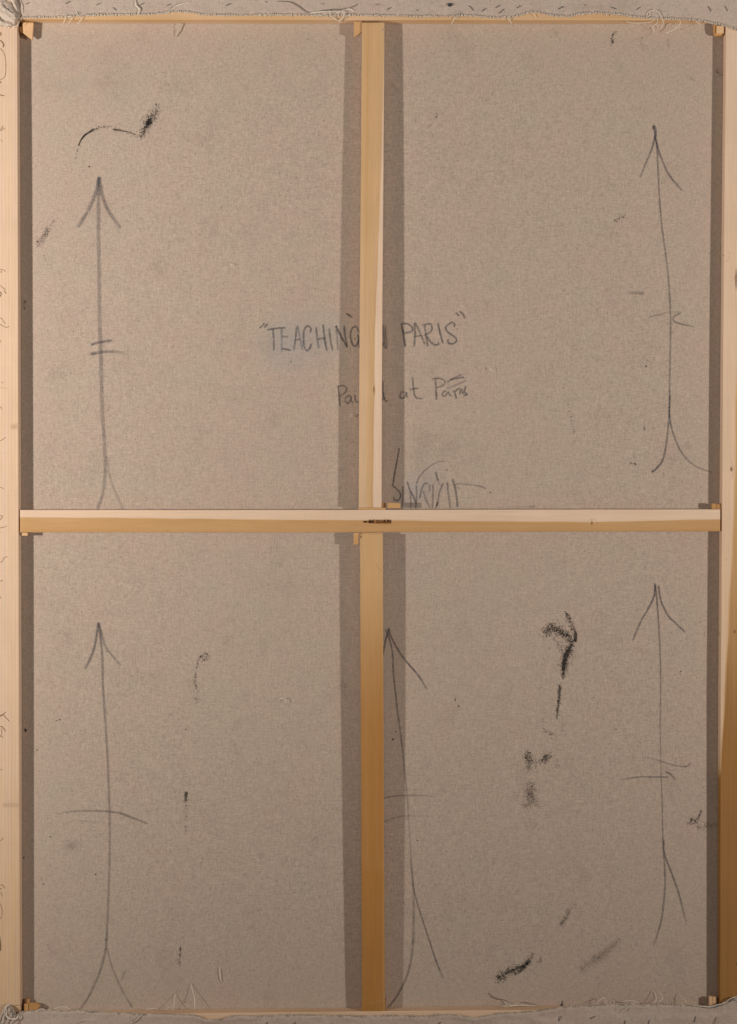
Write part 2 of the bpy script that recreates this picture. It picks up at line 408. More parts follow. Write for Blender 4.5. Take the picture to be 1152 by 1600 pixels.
# marks on the bars
def on_bar(name, strokes, mat, parent=FR, z=H, lift=0.22, label=None):
    for g in clusters([s_[0] for s_ in strokes], 1.6):
        mb = MB()
        for i in g: ribbon(mb, *strokes[i], z=z, lift=lift, step=1.2)
        link(name, mb, mat, parent, label=label)
on_bar('pencil_scribble', [
    ([(0, 50), (2, 53), (0, 56)], 2, .8), ([(0, 63), (4, 66), (6, 70), (5, 74)], 2.2, .75),
    ([(-1, 75), (4, 79), (8, 88), (9.5, 100), (9, 114), (7, 121), (0, 125)], .9, .9), ([(0, 127), (2, 130)], 2, .7),
    ([(-1, 147), (2, 149), (7, 149.5)], 1.4, .8), ([(-2, 206), (3, 203), (8, 200)], 1.0, .9), ([(1, 203), (4, 198), (6, 197)], 1.2, .8),
    ([(0, 219), (3, 219), (4, 222)], .9, .5), ([(-1, 420), (3, 422), (5, 421), (9, 425)], .9, .9), ([(0, 424), (2, 426), (3, 423)], 1, .7),
    ([(-1, 445), (4, 449), (9, 453)], .9, .9), ([(6, 454), (8, 456), (10, 459)], 1.2, .9), ([(0, 456), (2, 459), (0, 464)], 1.8, .8),
    ([(-1, 496), (4, 499), (6, 503), (9, 506)], .9, .9), ([(-1, 506), (4, 509), (10, 511.5), (15, 510)], .9, .9), ([(0, 531), (1, 535)], 1.4, .6),
    ([(1, 596), (4, 599), (6, 596)], .7, .5), ([(-1, 606), (5, 606), (12, 607.5)], .7, .3), ([(-1, 635), (2, 637), (3, 640)], 1.1, .7),
    ([(-1, 689), (4, 687), (9, 683)], .9, .9), ([(-1, 762), (3, 762), (6, 764)], 1, .9),
    ([(-1, 806), (4, 806), (3, 809), (0, 813)], 1.1, .85), ([(-1, 825), (5, 824), (11, 822)], .9, .9), ([(-1, 832), (1, 831)], 1, .8),
    ([(-1, 878), (3, 878), (5, 875), (7, 871), (12, 870)], .9, .9), ([(-1, 909), (5, 906)], 1, .8), ([(-1, 931), (2, 935)], 1.1, .8),
    ([(-1, 1120), (4, 1117), (10, 1112)], 1.1, .95), ([(0, 1118), (5, 1117), (10, 1122), (15, 1127)], 1.1, .95), ([(0, 1135), (4, 1136), (9, 1143)], 1.3, .9),
    ([(2, 1138), (3, 1146), (0, 1151)], .9, .8), ([(-1, 1152), (3, 1150), (5, 1154)], .9, .8), ([(-1, 1203), (5, 1202.5)], .9, .8),
    ([(-1, 1314), (3, 1312), (6, 1309)], .8, .8), ([(-1, 1383), (4, 1383), (8, 1388)], 1, .9), ([(-1, 1390), (2, 1388)], 1.4, .8), ([(0, 1393), (2, 1396), (4, 1401)], .9, .8),
    ([(-1, 1410), (2, 1416), (3.5, 1425), (2, 1434), (-1, 1436)], .8, .85), ([(-1, 1463), (1, 1475), (.8, 1486)], 2.2, .9)], BROWNP, z=HS)
on_bar('wood_stain', [([(17, 667), (28, 666)], 9, .16), ([(4, 1258), (30, 1258)], 7, [(0, .12), (1, .12)])], BROWNP, z=HS)
for (x, y, w, k, h) in ((1143, 733, 4.5, .75, 5), (1148, 987, 5, .5, 4), (1150.5, 436, 5, .55, 20), (1123.8, 990, 1.8, .75, 5), (925, 817, 4, .4, 5.5), (584.2, 609, 2.6, .5, 9), (1130.5, 399, 2.0, 1.0, 1.6), (1135, 874, 1, .6, 2), (1151.5, 1506, 2.5, .95, 3), (262, 829.5, 2, .5, 1.2), (340, 804.5, 2.2, .35, 1), (564.3, 839, 3, .7, 4)):
    mb = MB()
    ribbon(mb, [(x, y - h), (x, y), (x, y + h)], [(0, w * .3), (.5, w), (1, w * .3)], [(0, 0), (.35, k), (.65, k), (1, 0)], z=HS if x > 1110 else H, lift=.2, step=.8)
    link('knot', mb, BROWNP, FR)
def grain_line(*st):
    mb = MB()
    for p, w, k in st: ribbon(mb, p, w, k, z=HS if p[0][0] > 1110 else H, lift=.21)
    link('grain_line', mb, BROWNP, FR)
grain_line(([(1143, 720), (1146, 733), (1144, 748)], 1.0, .25)); grain_line(([(1137, 392), (1141, 398), (1138, 406), (1134, 409)], .8, .25))
grain_line(([(588, 880), (592, 888), (598, 893)], .8, .35)); grain_line(([(918, 814.5), (924, 811), (931, 813), (934, 819)], .8, .3))
mb = MB(); ribbon(mb, [(578, 1568), (590, 1565), (601, 1561)], .7, .3, z=H, lift=.2); link('scratch', mb, drawn('pale_scratch', (0.75, 0.6, 0.4), .5), FR)
mb = MB(); ribbon(mb, [(598, 44), (598.6, 48)], 2.2, .6, z=H, lift=.2); link('paint_fleck', mb, drawn('blue_grey_paint', (0.30, 0.36, 0.45), .4), FR)
# scorched maker's stamp on the crossbar
mb = MB(); ribbon(mb, [(566, 815.2), (580, 815), (600, 815.2), (613, 815)], [(0, 3), (.3, 6), (.5, 7), (1, 7)], [(0, .1), (.4, .4), (.9, .5), (1, .05)], z=H, lift=.2); link('singed_halo', mb, SINGE, CB)
CH = {'D': [[(0, 0), (0, 1)], [(0, 0), (.7, .12), (.9, .5), (.7, .9), (0, 1)]], 'E': [[(.8, 0), (0, 0), (0, 1), (.8, 1)], [(0, .5), (.65, .5)]],
      'Q': [[(.5, 0), (.05, .3), (.05, .7), (.5, 1), (.95, .7), (.95, .3), (.5, 0)], [(.55, .75), (1.0, 1.2)]], 'U': [[(0, 0), (0, .7), (.45, 1), (.9, .7), (.9, 0)]],
      'A': [[(0, 1), (.5, 0), (1, 1)], [(.2, .68), (.8, .68)]], 'I': [[(.2, 0), (.2, 1)]], 'N': [[(0, 1), (0, 0), (.9, 1), (.9, 0)]]}
mb = MB(); x = 577.5
for ch, adv in zip('DEQUAIN', (5.5, 4.8, 5.8, 5.4, 5.4, 2.6, 5)):
    for st in CH[ch]:
        for a, b in zip(st, st[1:]): ribbon(mb, [(x + a[0] * 4, 812.3 + a[1] * 4.9), (x + b[0] * 4, 812.3 + b[1] * 4.9)], 1.15, .97, z=H, lift=.26, step=1, ends=(1, 1))
    x += adv
ribbon(mb, [(568, 815.5), (574, 815.2)], 2.6, .95, z=H, lift=.25, step=1); ribbon(mb, [(575, 815.4), (579, 815)], 2.2, .9, z=H, lift=.25, step=1)
ribbon(mb, [(577, 815.6), (583, 815.8)], 2.2, .7, z=H, lift=.24, step=1)
link('burnt_stamp', mb, BURN, CB, label='burnt lettering reading DEQUAIN')

# ------------------------------------------------------------------ stretcher keys, each a loose wedge
def key(label, build):
    mb = MB(); build(mb); o = link('stretcher_key', mb, KEYWOOD, None, 'tone', False)
    tag(o, label, 'wooden wedge', 'wooden keys in the frame joints'); return o
def k1(m):
    prism(m, [(35.5, 35.4), (52.2, 36.2), (50.2, 62), (36.2, 51.2)], 6.5, 12.2, .12)
    prism(m, [(30.6, 42), (35.4, 41), (36.0, 51.6), (31, 50)], 6.5, 11.0, .8); prism(m, [(31, 33.6), (52, 34.6), (52, 36.0), (35, 35.2)], 6.5, 11.2, .7)
key('wooden wedge with a slanted end in the upper left corner', k1)
key('wooden wedge left of the upper centre bar, under the top bar', lambda m: prism(m, [(552.8, 33.6), (565.4, 33.6), (565.2, 50), (553.2, 57.5)], 11, 17, .35))
key('wooden wedge showing pale end grain in the upper right corner', lambda m: prism(m, [(1120.2, 40.5), (1131.8, 40.5), (1131.2, 52), (1119.8, 52.2)], 9, 15, .0))
def k3(m):
    prism(m, [(1115.4, 38), (1120.0, 38.6), (1119.6, 52.5), (1130, 52.6), (1129.6, 55.4), (1117, 55.6), (1115.6, 48)], 6, 12.5, .55)
key('dark orange wedge behind the pale one in the upper right corner', k3)
key('small pale wedge under the left end of the crossbar', lambda m: box(m, 34.6, 832.4, 43, 837, 13, 18.5, .15))
def k5(m): box(m, 1112.6, 786.8, 1119.2, 795.2, 11, 17.5, .75)
key('orange wedge above the right end of the crossbar, further from the side bar', k5)
key('orange wedge above the right end of the crossbar, against the side bar', lambda m: box(m, 1119.6, 787.8, 1127, 795.2, 10, 15, .6))
key('wooden wedge right of the foot of the upper centre bar, lying on the crossbar', lambda m: prism(m, [(605.8, 785.8), (625.8, 786.4), (626, 794.2), (605.6, 794)], 13, 18, .45))
key('wooden wedge left of the head of the lower centre bar, under the crossbar', lambda m: prism(m, [(552.6, 832.8), (561, 832.8), (560.8, 848), (558.4, 850.6), (552.8, 851)], 12, 17.5, .45))
def k8(m):
    box(m, 37.6, 1568.6, 44.6, 1582, 7, 12.5, .55)
key('square brown wedge in the lower left corner, beside the left bar', k8)
key('short brown peg standing above the square wedge in the lower left corner', lambda m: box(m, 40.4, 1561, 46, 1568.2, 5, 8.5, .6))
key('triangular brown wedge in the lower left corner', lambda m: prism(m, [(45.4, 1567.4), (58, 1567.6), (63.4, 1571), (56, 1580), (45.4, 1584)], 6, 11.5, .75))
key('pinkish pale wedge in the lower right corner', lambda m: (box(m, 1108.6, 1557.4, 1112.8, 1572, 8.4, 14.6, .0), box(m, 1113.3, 1557.8, 1118.8, 1572, 8, 14, .1)))

# ------------------------------------------------------------------ canvas
CV = empty('linen_canvas', L3(576, 1616, 0), 'back of a raw linen canvas with pencil arrows and writing, folded over the frame', 'canvas')
CV['_org'] = CV.location[:]
mb = MB(); nx, ny = 190, 260; idx = []
for j in range(ny + 1):
    y = -18.5 + 1637 * j / ny; r = []
    for i in range(nx + 1):
        x = -24 + 1202 * i / nx; r.append(mb.vert(P(x, y, sag(x, y))))
    idx.append(r)
for j in range(ny):
    for i in range(nx): mb.face(idx[j][i], idx[j + 1][i], idx[j + 1][i + 1], idx[j][i + 1])
for col in (0, nx):                                  # turned up round the outer side bars
    up = [mb.vert(mb.v[idx[j][col]] + Vector((0, -(H + 1.2) * S, 0))) for j in range(ny + 1)]
    for j in range(ny):
        q = (idx[j][col], up[j], up[j + 1], idx[j + 1][col]); mb.face(*(q if col else q[::-1]))
link('canvas_sheet', mb, LINEN, CV)

TOP_E = [(-30, 30), (28, 28.5), (60, 28), (100, 27), (130, 25), (160, 24), (200, 23.5), (240, 23), (256, 21.5), (266, 19.2), (280, 19), (300, 20), (315, 23), (345, 24.5), (400, 24), (480, 24), (520, 25.5), (545, 24), (600, 25), (640, 26), (700, 26), (720, 25), (745, 26), (760, 27.5), (775, 28), (800, 27), (815, 24), (826, 20.5), (832, 19), (840, 20), (856, 23.5), (870, 26), (890, 26.5), (900, 23.8), (915, 21.4), (940, 20.8), (965, 23), (985, 26), (1010, 29), (1050, 30), (1080, 31), (1100, 33.5), (1112, 36.5), (1130, 40), (1140, 42.5), (1152, 48), (1180, 53)]
BOT_E = [(-30, 1590), (24, 1583), (32, 1581), (50, 1579), (70, 1577.5), (100, 1578.6), (130, 1578.6), (160, 1580), (180, 1582), (220, 1583), (260, 1583.5), (300, 1585), (313, 1588), (320, 1592), (342, 1593), (355, 1589), (372, 1586), (400, 1587), (450, 1585), (520, 1586), (560, 1587), (620, 1586), (660, 1587), (700, 1584.5), (720, 1585.5), (740, 1590), (752, 1588), (780, 1583), (800, 1582), (820, 1581), (845, 1578), (865, 1575), (880, 1573), (910, 1571), (940, 1569), (970, 1568), (1000, 1569.5), (1030, 1566.5), (1070, 1570), (1110, 1572), (1130, 1568), (1145, 1561), (1152, 1558), (1180, 1552)]
def bottom_lift(x):
    return (3.2 * math.exp(-((x - 332) / 22) ** 2) + 2.6 * math.exp(-((x - 735) / 34) ** 2) + 3.0 * math.exp(-((x - 1148) / 18) ** 2) + 1.5 * math.exp(-((x - 380) / 14) ** 2)
            + 1.2 * abs(n2(x, 0, 30, 21)) + 0.7 * abs(n2(x, 0, 9, 23)))
def top_lift(x):
    return (1.8 * math.exp(-((x - 832) / 14) ** 2) + 2.0 * math.exp(-((x - 935) / 40) ** 2) + 1.4 * math.exp(-((x - 268) / 16) ** 2) + 1.0 * abs(n2(x, 0, 30, 31)) + 0.6 * abs(n2(x, 0, 9, 33)))
def top_edge(x): return interp(TOP_E, x) + 0.45 * n2(x, 0, 5, 41) + 0.35 * n2(x, 0, 1.7, 42)
def bot_edge(x): return interp(BOT_E, x) + 0.5 * n2(x, 0, 6, 43) + 0.4 * n2(x, 0, 1.7, 44)
def flap_z(x, y, t, top):
    lift = (top_lift(x) if top else bottom_lift(x)) * (1 - smooth(0, 0.55, t))
    ripple = (0.7 if top else 1.7) * (n2(x, y * 2.2, 26, 51 if top else 52) + 0.5) + (0.45 if top else 0.8) * n2(x, y * 1.6, 9, 53)
    if not top:
        d = (y - 1583) - (x - 775) * 0.17; ripple += 1.6 * math.exp(-(d / 3.0) ** 2) * smooth(760, 800, x) * smooth(900, 860, x)
        d = (y - bot_edge(x) - 4.5) - 1.5 * n2(x, 0, 40, 56); ripple += 1.5 * math.exp(-(d / 3.2) ** 2) * (0.6 + 0.6 * n2(x, 0, 70, 57))
        d = (y - 1590) - 2 * n2(x, 0, 40, 55); ripple += 1.3 * math.exp(-(d / 3.5) ** 2) * smooth(880, 930, x)
    ripple *= smooth(0, .08, t) * .8 + .2
    return H + 1.0 + max(0, lift) + max(0, ripple)
def flap(top, label):
    mb = MB(); rows = []; x0, x1 = (26, 1174) if top else (27, 1174); n = 620
    ts = [0, .03, .08, .15, .24, .34, .45, .56, .67, .78, .89, 1]
    outer = -18.4 if top else 1618.2
    e = top_edge if top else bot_edge
    for i in range(n + 1):
        x = x0 + (x1 - x0) * i / n; y0 = e(x); r = []
        for t in ts:
            y = y0 + (outer - y0) * t
            z = flap_z(x, y, t, top)
            r.append(mb.vert(P(x, y, z)))
        last = P(x, outer, H + 1); zz = last.z + (0.0015 if top else -0.0015)
        r.append(mb.vert(Vector((last.x, -(H) * S, zz)))); r.append(mb.vert(Vector((last.x, -0.2 * S, zz))))
        rows.append(r)
    for a, b in zip(rows, rows[1:]):
        for j in range(len(a) - 1): mb.face(*((a[j], b[j], b[j + 1], a[j + 1]) if top else (a[j], a[j + 1], b[j + 1], b[j])))
    o = link('turned_over_edge', mb, LINEN_FLAP, CV, label=label)
    so = o.modifiers.new('thickness', 'SOLIDIFY'); so.thickness = 0.0009; so.offset = -1
    return o
flap(True, 'strip of linen folded over the top bar'); flap(False, 'strip of linen folded over the bottom bar')

# frayed selvedge: hundreds of short thread ends along both cut edges
for top in (True, False):
    mb = MB(); x = 30.0
    while x < 1156:
        x += random.uniform(.7, 1.5)
        dens = 0.62 + 0.6 * n2(x, 0, 22, 61 if top else 62) + (0.15 if top else -0.22)
        if random.random() > dens: continue
        y = (top_edge if top else bot_edge)(x); s = 1 if top else -1
        z = flap_z(x, y, 0, top) + .5
        ln = random.uniform(.3, 1.6) * (2.2 if random.random() < .10 else 1)
        dx = random.gauss(0, .7)
        tube(mb, [(x - dx * .4, y - s * random.uniform(1.6, 4.2), z + .5), (x + dx * .3, y - s * .5, z + random.uniform(.4, 1.0)), (x + dx, y + s * ln, z - random.uniform(0, 1))], random.uniform(.3, .62), 4, True, 1.2)
    link('frayed_fringe', mb, FRAY if top else DRAB, CV, kind='stuff')

# bunched corners
mb = MB(); N1 = 60; idx = []
for j in range(N1 + 1):
    v = j / N1; r = []
    for i in range(N1 + 1):
        u = i / N1
        xr = interp([(0, 24), (.3, 27), (.62, 31.5), (.8, 31), (1, 24)], v) + .7 * n2(0, v * 40, 4, 71)
        yb = interp([(0, 33), (.5, 40), (.75, 42.5), (.9, 41), (1, 39)], u) + .8 * n2(u * 40, 0, 4, 72)
        x = -24 + (xr + 24) * u; y = -18 + (yb + 18) * v
        ang = math.atan2(48 - y, 40 - x); rad = math.hypot(48 - y, 40 - x)
        q = ang * 5.2 + .9 * n2(x, y, 16, 74) + rad * .012
        fold = (1 - abs(math.sin(q))) ** 2.2
        amp = smooth(8, 22, rad) * smooth(0, 12, 31 - x + 4)
        edge = min(1, (1 - u) * 9) * min(1, (1 - v) * 9)
        z = H + 1.8 + (5.5 * (1 - fold) * amp + 2.2 + 1.2 * n2(x, y, 5, 75)) * (edge ** .5)
        r.append(mb.vert(P(x, y, z)))
    idx.append(r)
for j in range(N1):
    for i in range(N1): mb.face(idx[j][i], idx[j + 1][i], idx[j + 1][i + 1], idx[j][i + 1])
o = link('folded_corner', mb, LINEN_FLAP, CV, label='pleated linen corner at the top left'); so = o.modifiers.new('thickness', 'SOLIDIFY'); so.thickness = .0012; so.offset = -1
mb = MB(); idx = []; N1 = 54
for j in range(N1 + 1):
    v = j / N1; r = []
    for i in range(N1 + 1):
        u = i / N1
        yt = interp([(0, 1594), (.45, 1591), (.56, 1580), (.66, 1570), (.78, 1567.5), (.9, 1573), (1, 1583)], u) + .8 * n2(u * 40, 0, 4, 81)
        xr = interp([(0, 25), (.25, 29), (.5, 32), (1, 34)], v)
        x = -24 + (xr + 24) * u; y = yt + (1618 - yt) * v
        edge = min(1, v * 8) * min(1, (1 - u) * 7)
        lump = 4.5 * math.exp(-(((x - 17) / 9) ** 2 + ((y - 1581) / 11) ** 2))
        pl = (1 - abs(math.sin(x * .42 + y * .22 + 1.4 * n2(x, y, 9, 83)))) ** 2
        z = H + 1.6 + (lump + 3.2 * (1 - pl) + 1.0 * n2(x, y, 4, 84) + 1) * edge ** .5
        r.append(mb.vert(P(x, y, z)))
    idx.append(r)
for j in range(N1):
    for i in range(N1): mb.face(idx[j][i], idx[j + 1][i], idx[j + 1][i + 1], idx[j][i + 1])
o = link('folded_corner', mb, LINEN_FLAP, CV, label='crumpled linen corner at the bottom left'); so = o.modifiers.new('thickness', 'SOLIDIFY'); so.thickness = .0012; so.offset = -1

# staples
STP = [(41, 6.5, 46, 4), (103, 6, 110, 2), (151, 8, 157, 5), (177, 12, 182, 16), (219, 8, 226, 4.5), (261, 9, 267, 6), (354, 9, 361, 5.5), (605, 15, 611, 12), (733, 9, 740, 16), (753, 18, 760, 13), (775, 12, 782, 8), (780, 21, 788, 14), (808, 12, 815, 9), (873, 14.5, 880, 10), (955, 11, 963, 14), (995, 15, 1001, 11), (1107, 10, 1111, 18), (1133, 10, 1137, 17),
       (415, 1601, 418.5, 1597), (458.5, 1601, 462, 1597), (684, 1601, 689, 1597), (873, 1596, 876.4, 1588), (922, 1592, 930, 1588), (976, 1602, 976.6, 1595), (1013, 1600.5, 1015, 1593), (1085, 1596.5, 1087.2, 1588.5), (1117, 1598.5, 1119.4, 1590.5)]
for a in STP:
    top = a[1] < 100; mb = MB()
    def fz(x, y):
        e = (top_edge if top else bot_edge)(x); t = abs(y - e) / abs((-18.4 if top else 1618.2) - e); return flap_z(x, y, t, top)
    za, zb = fz(a[0], a[1]) , fz(a[2], a[3]); zt = max(za, zb) + .5
    tube(mb, [(a[0], a[1], za - 3), (a[0] + .05, a[1], zt - .3), (a[0] * .9 + a[2] * .1, a[1] * .9 + a[3] * .1, zt), (a[0] * .1 + a[2] * .9, a[1] * .1 + a[3] * .9, zt), (a[2] - .05, a[3], zt - .3), (a[2], a[3], zb - 3)], .52, 6, False, .8)
    link('staple', mb, STEEL, CV)

# loose threads, plus dark tubes that draw cast shadow and fold shade
def thread(pts, r=.5, mat=None, fuzz=.35, multi=1, name='thread_or_shade_line'):
    mb = MB()
    for k in range(multi):
        o = [(p[0] + random.gauss(0, .5) * (k > 0), p[1] + random.gauss(0, .5) * (k > 0), p[2] + .3 * k) for p in pts]
        tube(mb, o, r, 5, True, 1.5, fuzz)
    return link(name, mb, mat or THREAD, CV)
F = H + 2.6
thread([(211, 0, F), (213, 9, F + 1.2), (218, 15, F + 1.4), (216, 23, F + .6)], .7, None, .6, 2)
thread([(296, 3, F), (280, 8, F + 1), (268, 15, F + 1), (257, 22, F)], .5, None, .4, 2)
thread([(433, 2, F), (452, 3, F + .3), (465, 9, F + .5), (476, 17, F + .5), (483, 20, F + .8)], .55, THREAD_SHADE)  # strand whose dark colour also holds the shadow beside it
thread([(483, 20, F + .8), (500, 17.5, F + 1), (520, 15, F + 1), (538, 14, F), (551, 11, F), (560, 6, F - 1)], .5, THREAD_SHADE)  # same strand carried on, its shadow again put into the colour
thread([(484, 20.3, F + .6), (500, 18.6, F + 1), (520, 17.3, F + 2), (537, 18, F + 3), (536, 26, F + 3), (533, 31, F + 1), (529, 35, F - 6)], .5, None, .5, 2)
thread([(515, 18, F + 1), (518, 26, F + 1), (526, 31, F), (534, 30, F), (541, 25, F + 1), (549, 24, F)], .5, None, .4)
thread([(526, 20, F), (535, 16, F + 1), (545, 14, F + 1), (553, 17, F)], .5, None, .4, 2)
thread([(281.6, 35, 6), (280, 43, 5), (278, 50, 3.5), (275, 58, 1)], .9, DRAB, .6)
for p in ([(104, 25), (102, 30), (99, 37)], [(114, 26), (111, 31), (107, 37)], [(130, 25), (127, 31), (121, 37.5)], [(711, 24), (709, 31), (705, 38)], [(714, 25), (712, 29), (716, 27)], [(797, 25), (797, 31), (799, 37.5)], [(793, 27), (795, 32), (796, 29)], [(832, 20), (835, 24), (838.5, 27.5)], [(1087, 31), (1090, 35), (1095, 38.5)], [(102, 21), (108, 26), (112, 24)], [(119, 18), (123, 24), (127, 27)]):
    thread([(x, y, F + .6 - i * .8) for i, (x, y) in enumerate(p)], .5, None, .3)
thread([(978, 32, F - 2), (983, 35, F - 2), (995, 36, F - 1), (1010, 35.5, F - 1), (1018, 34, F), (1022, 31, F)], .5)
thread([(1028, 31, F), (1026, 37, F - 1), (1020, 42, 14), (1023, 50, 5)], .45)
thread([(1010, 28, F + .5), (1014, 18, F + 1), (1025, 15.5, F + 1.4), (1032, 24, F + 1.4), (1036, 32, F + 1), (1036, 38, 16), (1033, 46, 5)], .5)
thread([(1012, 27, F + .5), (1016, 22, F + 1), (1015, 17, F + 1), (1022, 16, F + 1.4), (1027, 19, F + 1)], .4)
thread([(1063, 31, F), (1063, 37, F - 1), (1059, 42, 16), (1052, 47, 12), (1040, 52, 8)], .5)
thread([(271.5, 1578, H + 1), (272, 1570, 13), (273, 1562, 7), (274, 1552.5, .6)], .5, None, .2)
thread([(304.5, 1577, H + 1), (304.3, 1568, 16), (304, 1558, 10), (301, 1548, 5), (298, 1535.5, .6)], .5, None, .2)
thread([(343.6, 1511, .9), (344, 1522, 1.6), (344.6, 1529, 1.4), (346.8, 1534, .9)], .6, None, .3)
thread([(224, 1583, F), (217, 1590, F + 1.5), (211, 1596, F + 1), (203, 1599, F)], .7, FRAY, .5, 2)
thread([(118, 1601, F), (126, 1596, F + 1), (132, 1594.4, F + 1.2), (143, 1595, F + .8), (156, 1601, F)], .6, FRAY, .4)
thread([(228, 1577, 16), (240, 1576, 17), (248, 1576.6, 16)], .5); thread([(259, 1578, 19), (263, 1574.5, 14), (269, 1573, 10)], .45)
thread([(56, 1580, F - 1), (65, 1576.5, F - 2), (70, 1577.5, F - 3), (74, 1580, F - 2)], .6, None, .3, 2)
thread([(82, 1578, F - 2), (90, 1574.6, 17), (101, 1573, 15), (111, 1577.5, 17)], .45)
thread([(764, 1551, .8), (768, 1556, 1.6), (776, 1560, 2.4), (786, 1562, 3), (795, 1567, 6), (801, 1571, 10)], .6, THREAD_SHADE, .4)
thread([(784, 1572.4, 14), (800, 1571.6, 14), (808, 1569, 10)], .6, None, .4, 2); thread([(787, 1564, 5), (796, 1569, 9), (803, 1571, 12), (818, 1571, 14), (838, 1571, 15)], .5)
thread([(814, 1566, 2), (826, 1567, 3), (840, 1571, 6)], .5, THREAD_SHADE)  # a cast shadow drawn as a dark tube, no strand of its own
thread([(929, 1569, F - 3), (937, 1563, 16), (944, 1559, 11), (947, 1564, 13), (949, 1570, F - 3)], .4, None, .2)
thread([(959, 1563, 14), (960, 1566, 17), (959.5, 1573, F)], .6); thread([(973, 1566, 16), (978, 1564, 15), (992, 1564.2, 15), (997, 1567, 17)], .5, None, .3)
thread([(992, 1567, F), (984, 1572, F + 1), (975, 1578, F + 1.5), (968, 1583, F)], .55, None, .3)
thread([(1018, 1570, F), (1025, 1564, 17), (1025, 1556, 10), (1019.5, 1546.5, .8)], .45, None, .2)
thread([(1025, 1548.5, 4), (1031, 1551, 8), (1036, 1559, 12), (1031, 1565, 16), (1026, 1568, F)], .45, None, .2)
thread([(1077, 1572.5, F), (1070, 1563, 14), (1064, 1556, 7), (1058, 1552, .8)], .45, None, .2)
thread([(1082, 1571, F + .6), (1096, 1572.4, F + 1), (1110, 1572.6, F + 1.2), (1122, 1570, F + 2), (1133, 1566, F + 3), (1143, 1560, F + 4), (1154, 1557, F + 4)], .9, FRAY, .9, 3)
thread([(1096, 1574.5, F), (1112, 1574.6, F + 1), (1126, 1571, F + 2), (1138, 1565, F + 3), (1146, 1562, F + 3), (1154, 1566, F + 2)], .6, THREAD_SHADE, .7, 2)
thread([(4, 1600, F + 3), (7, 1588, F + 5), (9, 1576, F + 6), (14, 1569, F + 5), (21, 1570, F + 5)], .6, None, .4)
thread([(10, 1576, F + 7), (11, 1588, F + 7.5), (20, 1592, F + 7), (27, 1590, F + 6), (29, 1583, F + 5)], .6, None, .4, 2)
thread([(12, 1571, F + 7), (18, 1578, F + 8), (21, 1585, F + 8), (27, 1584, F + 6)], .5, THREAD_SHADE, .4)
thread([(2, 6, F + 7), (12, 15, F + 8), (25, 24, F + 6), (29, 28, F + 4)], .5, THREAD_SHADE, .4); thread([(20, -2, F + 7), (26, 10, F + 7), (30, 22, F + 5)], .5, THREAD_SHADE, .4)  # dark tubes painting the shade inside the folds of the top left corner
for x, y in ((8, 41), (14, 42), (21, 41.5), (27, 39.5), (30.5, 35)): thread([(x, y - 3, F + 2), (x + random.uniform(-1, 1), y, F + 1), (x + random.uniform(-2, 2), y + 3, H + 1)], .4)
thread([(766.5, 574, .6), (767.2, 578, 1.4), (767.6, 581, .6)], .5, None, .1, 1, 'lint'); thread([(545, 649, .6), (548, 652, 1.2), (550, 648.5, 1.4), (546, 648, .8)], .45, None, .1, 1, 'lint')
thread([(435, 1094, .6), (440, 1091, 1.4), (446, 1093, 1.4), (446.6, 1098, .8)], .5, None, .1, 1, 'lint'); thread([(360, 412, .6), (364, 415, .8)], .45, None, .1, 1, 'lint')
for x, y in ((790, 1512), (855, 1491), (851, 1075), (240, 1330), (660, 880), (1000, 640), (905, 540), (130, 905), (480, 1400)):
    thread([(x, y, .5), (x + random.uniform(-1.5, 1.5), y + random.uniform(-2, 2), 1.0), (x + random.uniform(-3, 3), y + random.uniform(-3, 3), .5)], .35, None, .1, 1, 'lint')

# ------------------------------------------------------------------ pencil drawing and writing on the canvas
def soften(k, f): return k * f if isinstance(k, (int, float)) else [(t, q * f) for t, q in k]
def drawing(name, strokes, mat=GRAPHITE, label=None, margin=5, strength=0.60, wide=1.4):
    for n_, g in enumerate(clusters([s_[0] for s_ in strokes], margin)):
        mb = MB()
        for i in g:
            s_ = strokes[i]; ribbon(mb, s_[0], soften(s_[1], wide), soften(s_[2], strength), seed=i * 3.1, lift=.28 + .03 * (i % 4))
        link(name, mb, mat, CV, label=label if not isinstance(label, dict) else label.get(n_))
drawing('pencil_arrow', [
    ([(155, 276), (154, 350), (155, 420), (156, 500), (158, 560), (160, 640), (163, 690), (164.5, 735), (161, 770), (152, 797)], [(0, 4.4), (.6, 4.6), (1, 3.6)], [(0, .62), (.1, .45), (.6, .45), (1, .42)]),
    ([(155, 276), (150, 300), (140, 325), (122, 355)], 4.0, [(0, .7), (1, .55)]), ([(155.5, 277), (160, 305), (170, 330), (189, 357)], 4.2, [(0, .5), (.6, .55), (1, .4)]),
    ([(142, 538.5), (158, 534.5), (176, 532)], 3.2, [(0, .8), (1, .7)]), ([(141, 553.5), (160, 550), (178, 549.5), (196, 551)], 3.2, [(0, .75), (.6, .6), (1, .15)]),
    ([(167, 715), (172, 745), (180, 768), (193, 797)], 3, [(0, .25), (1, .32)])], label='thick grey pencil arrow at the upper left', margin=40)
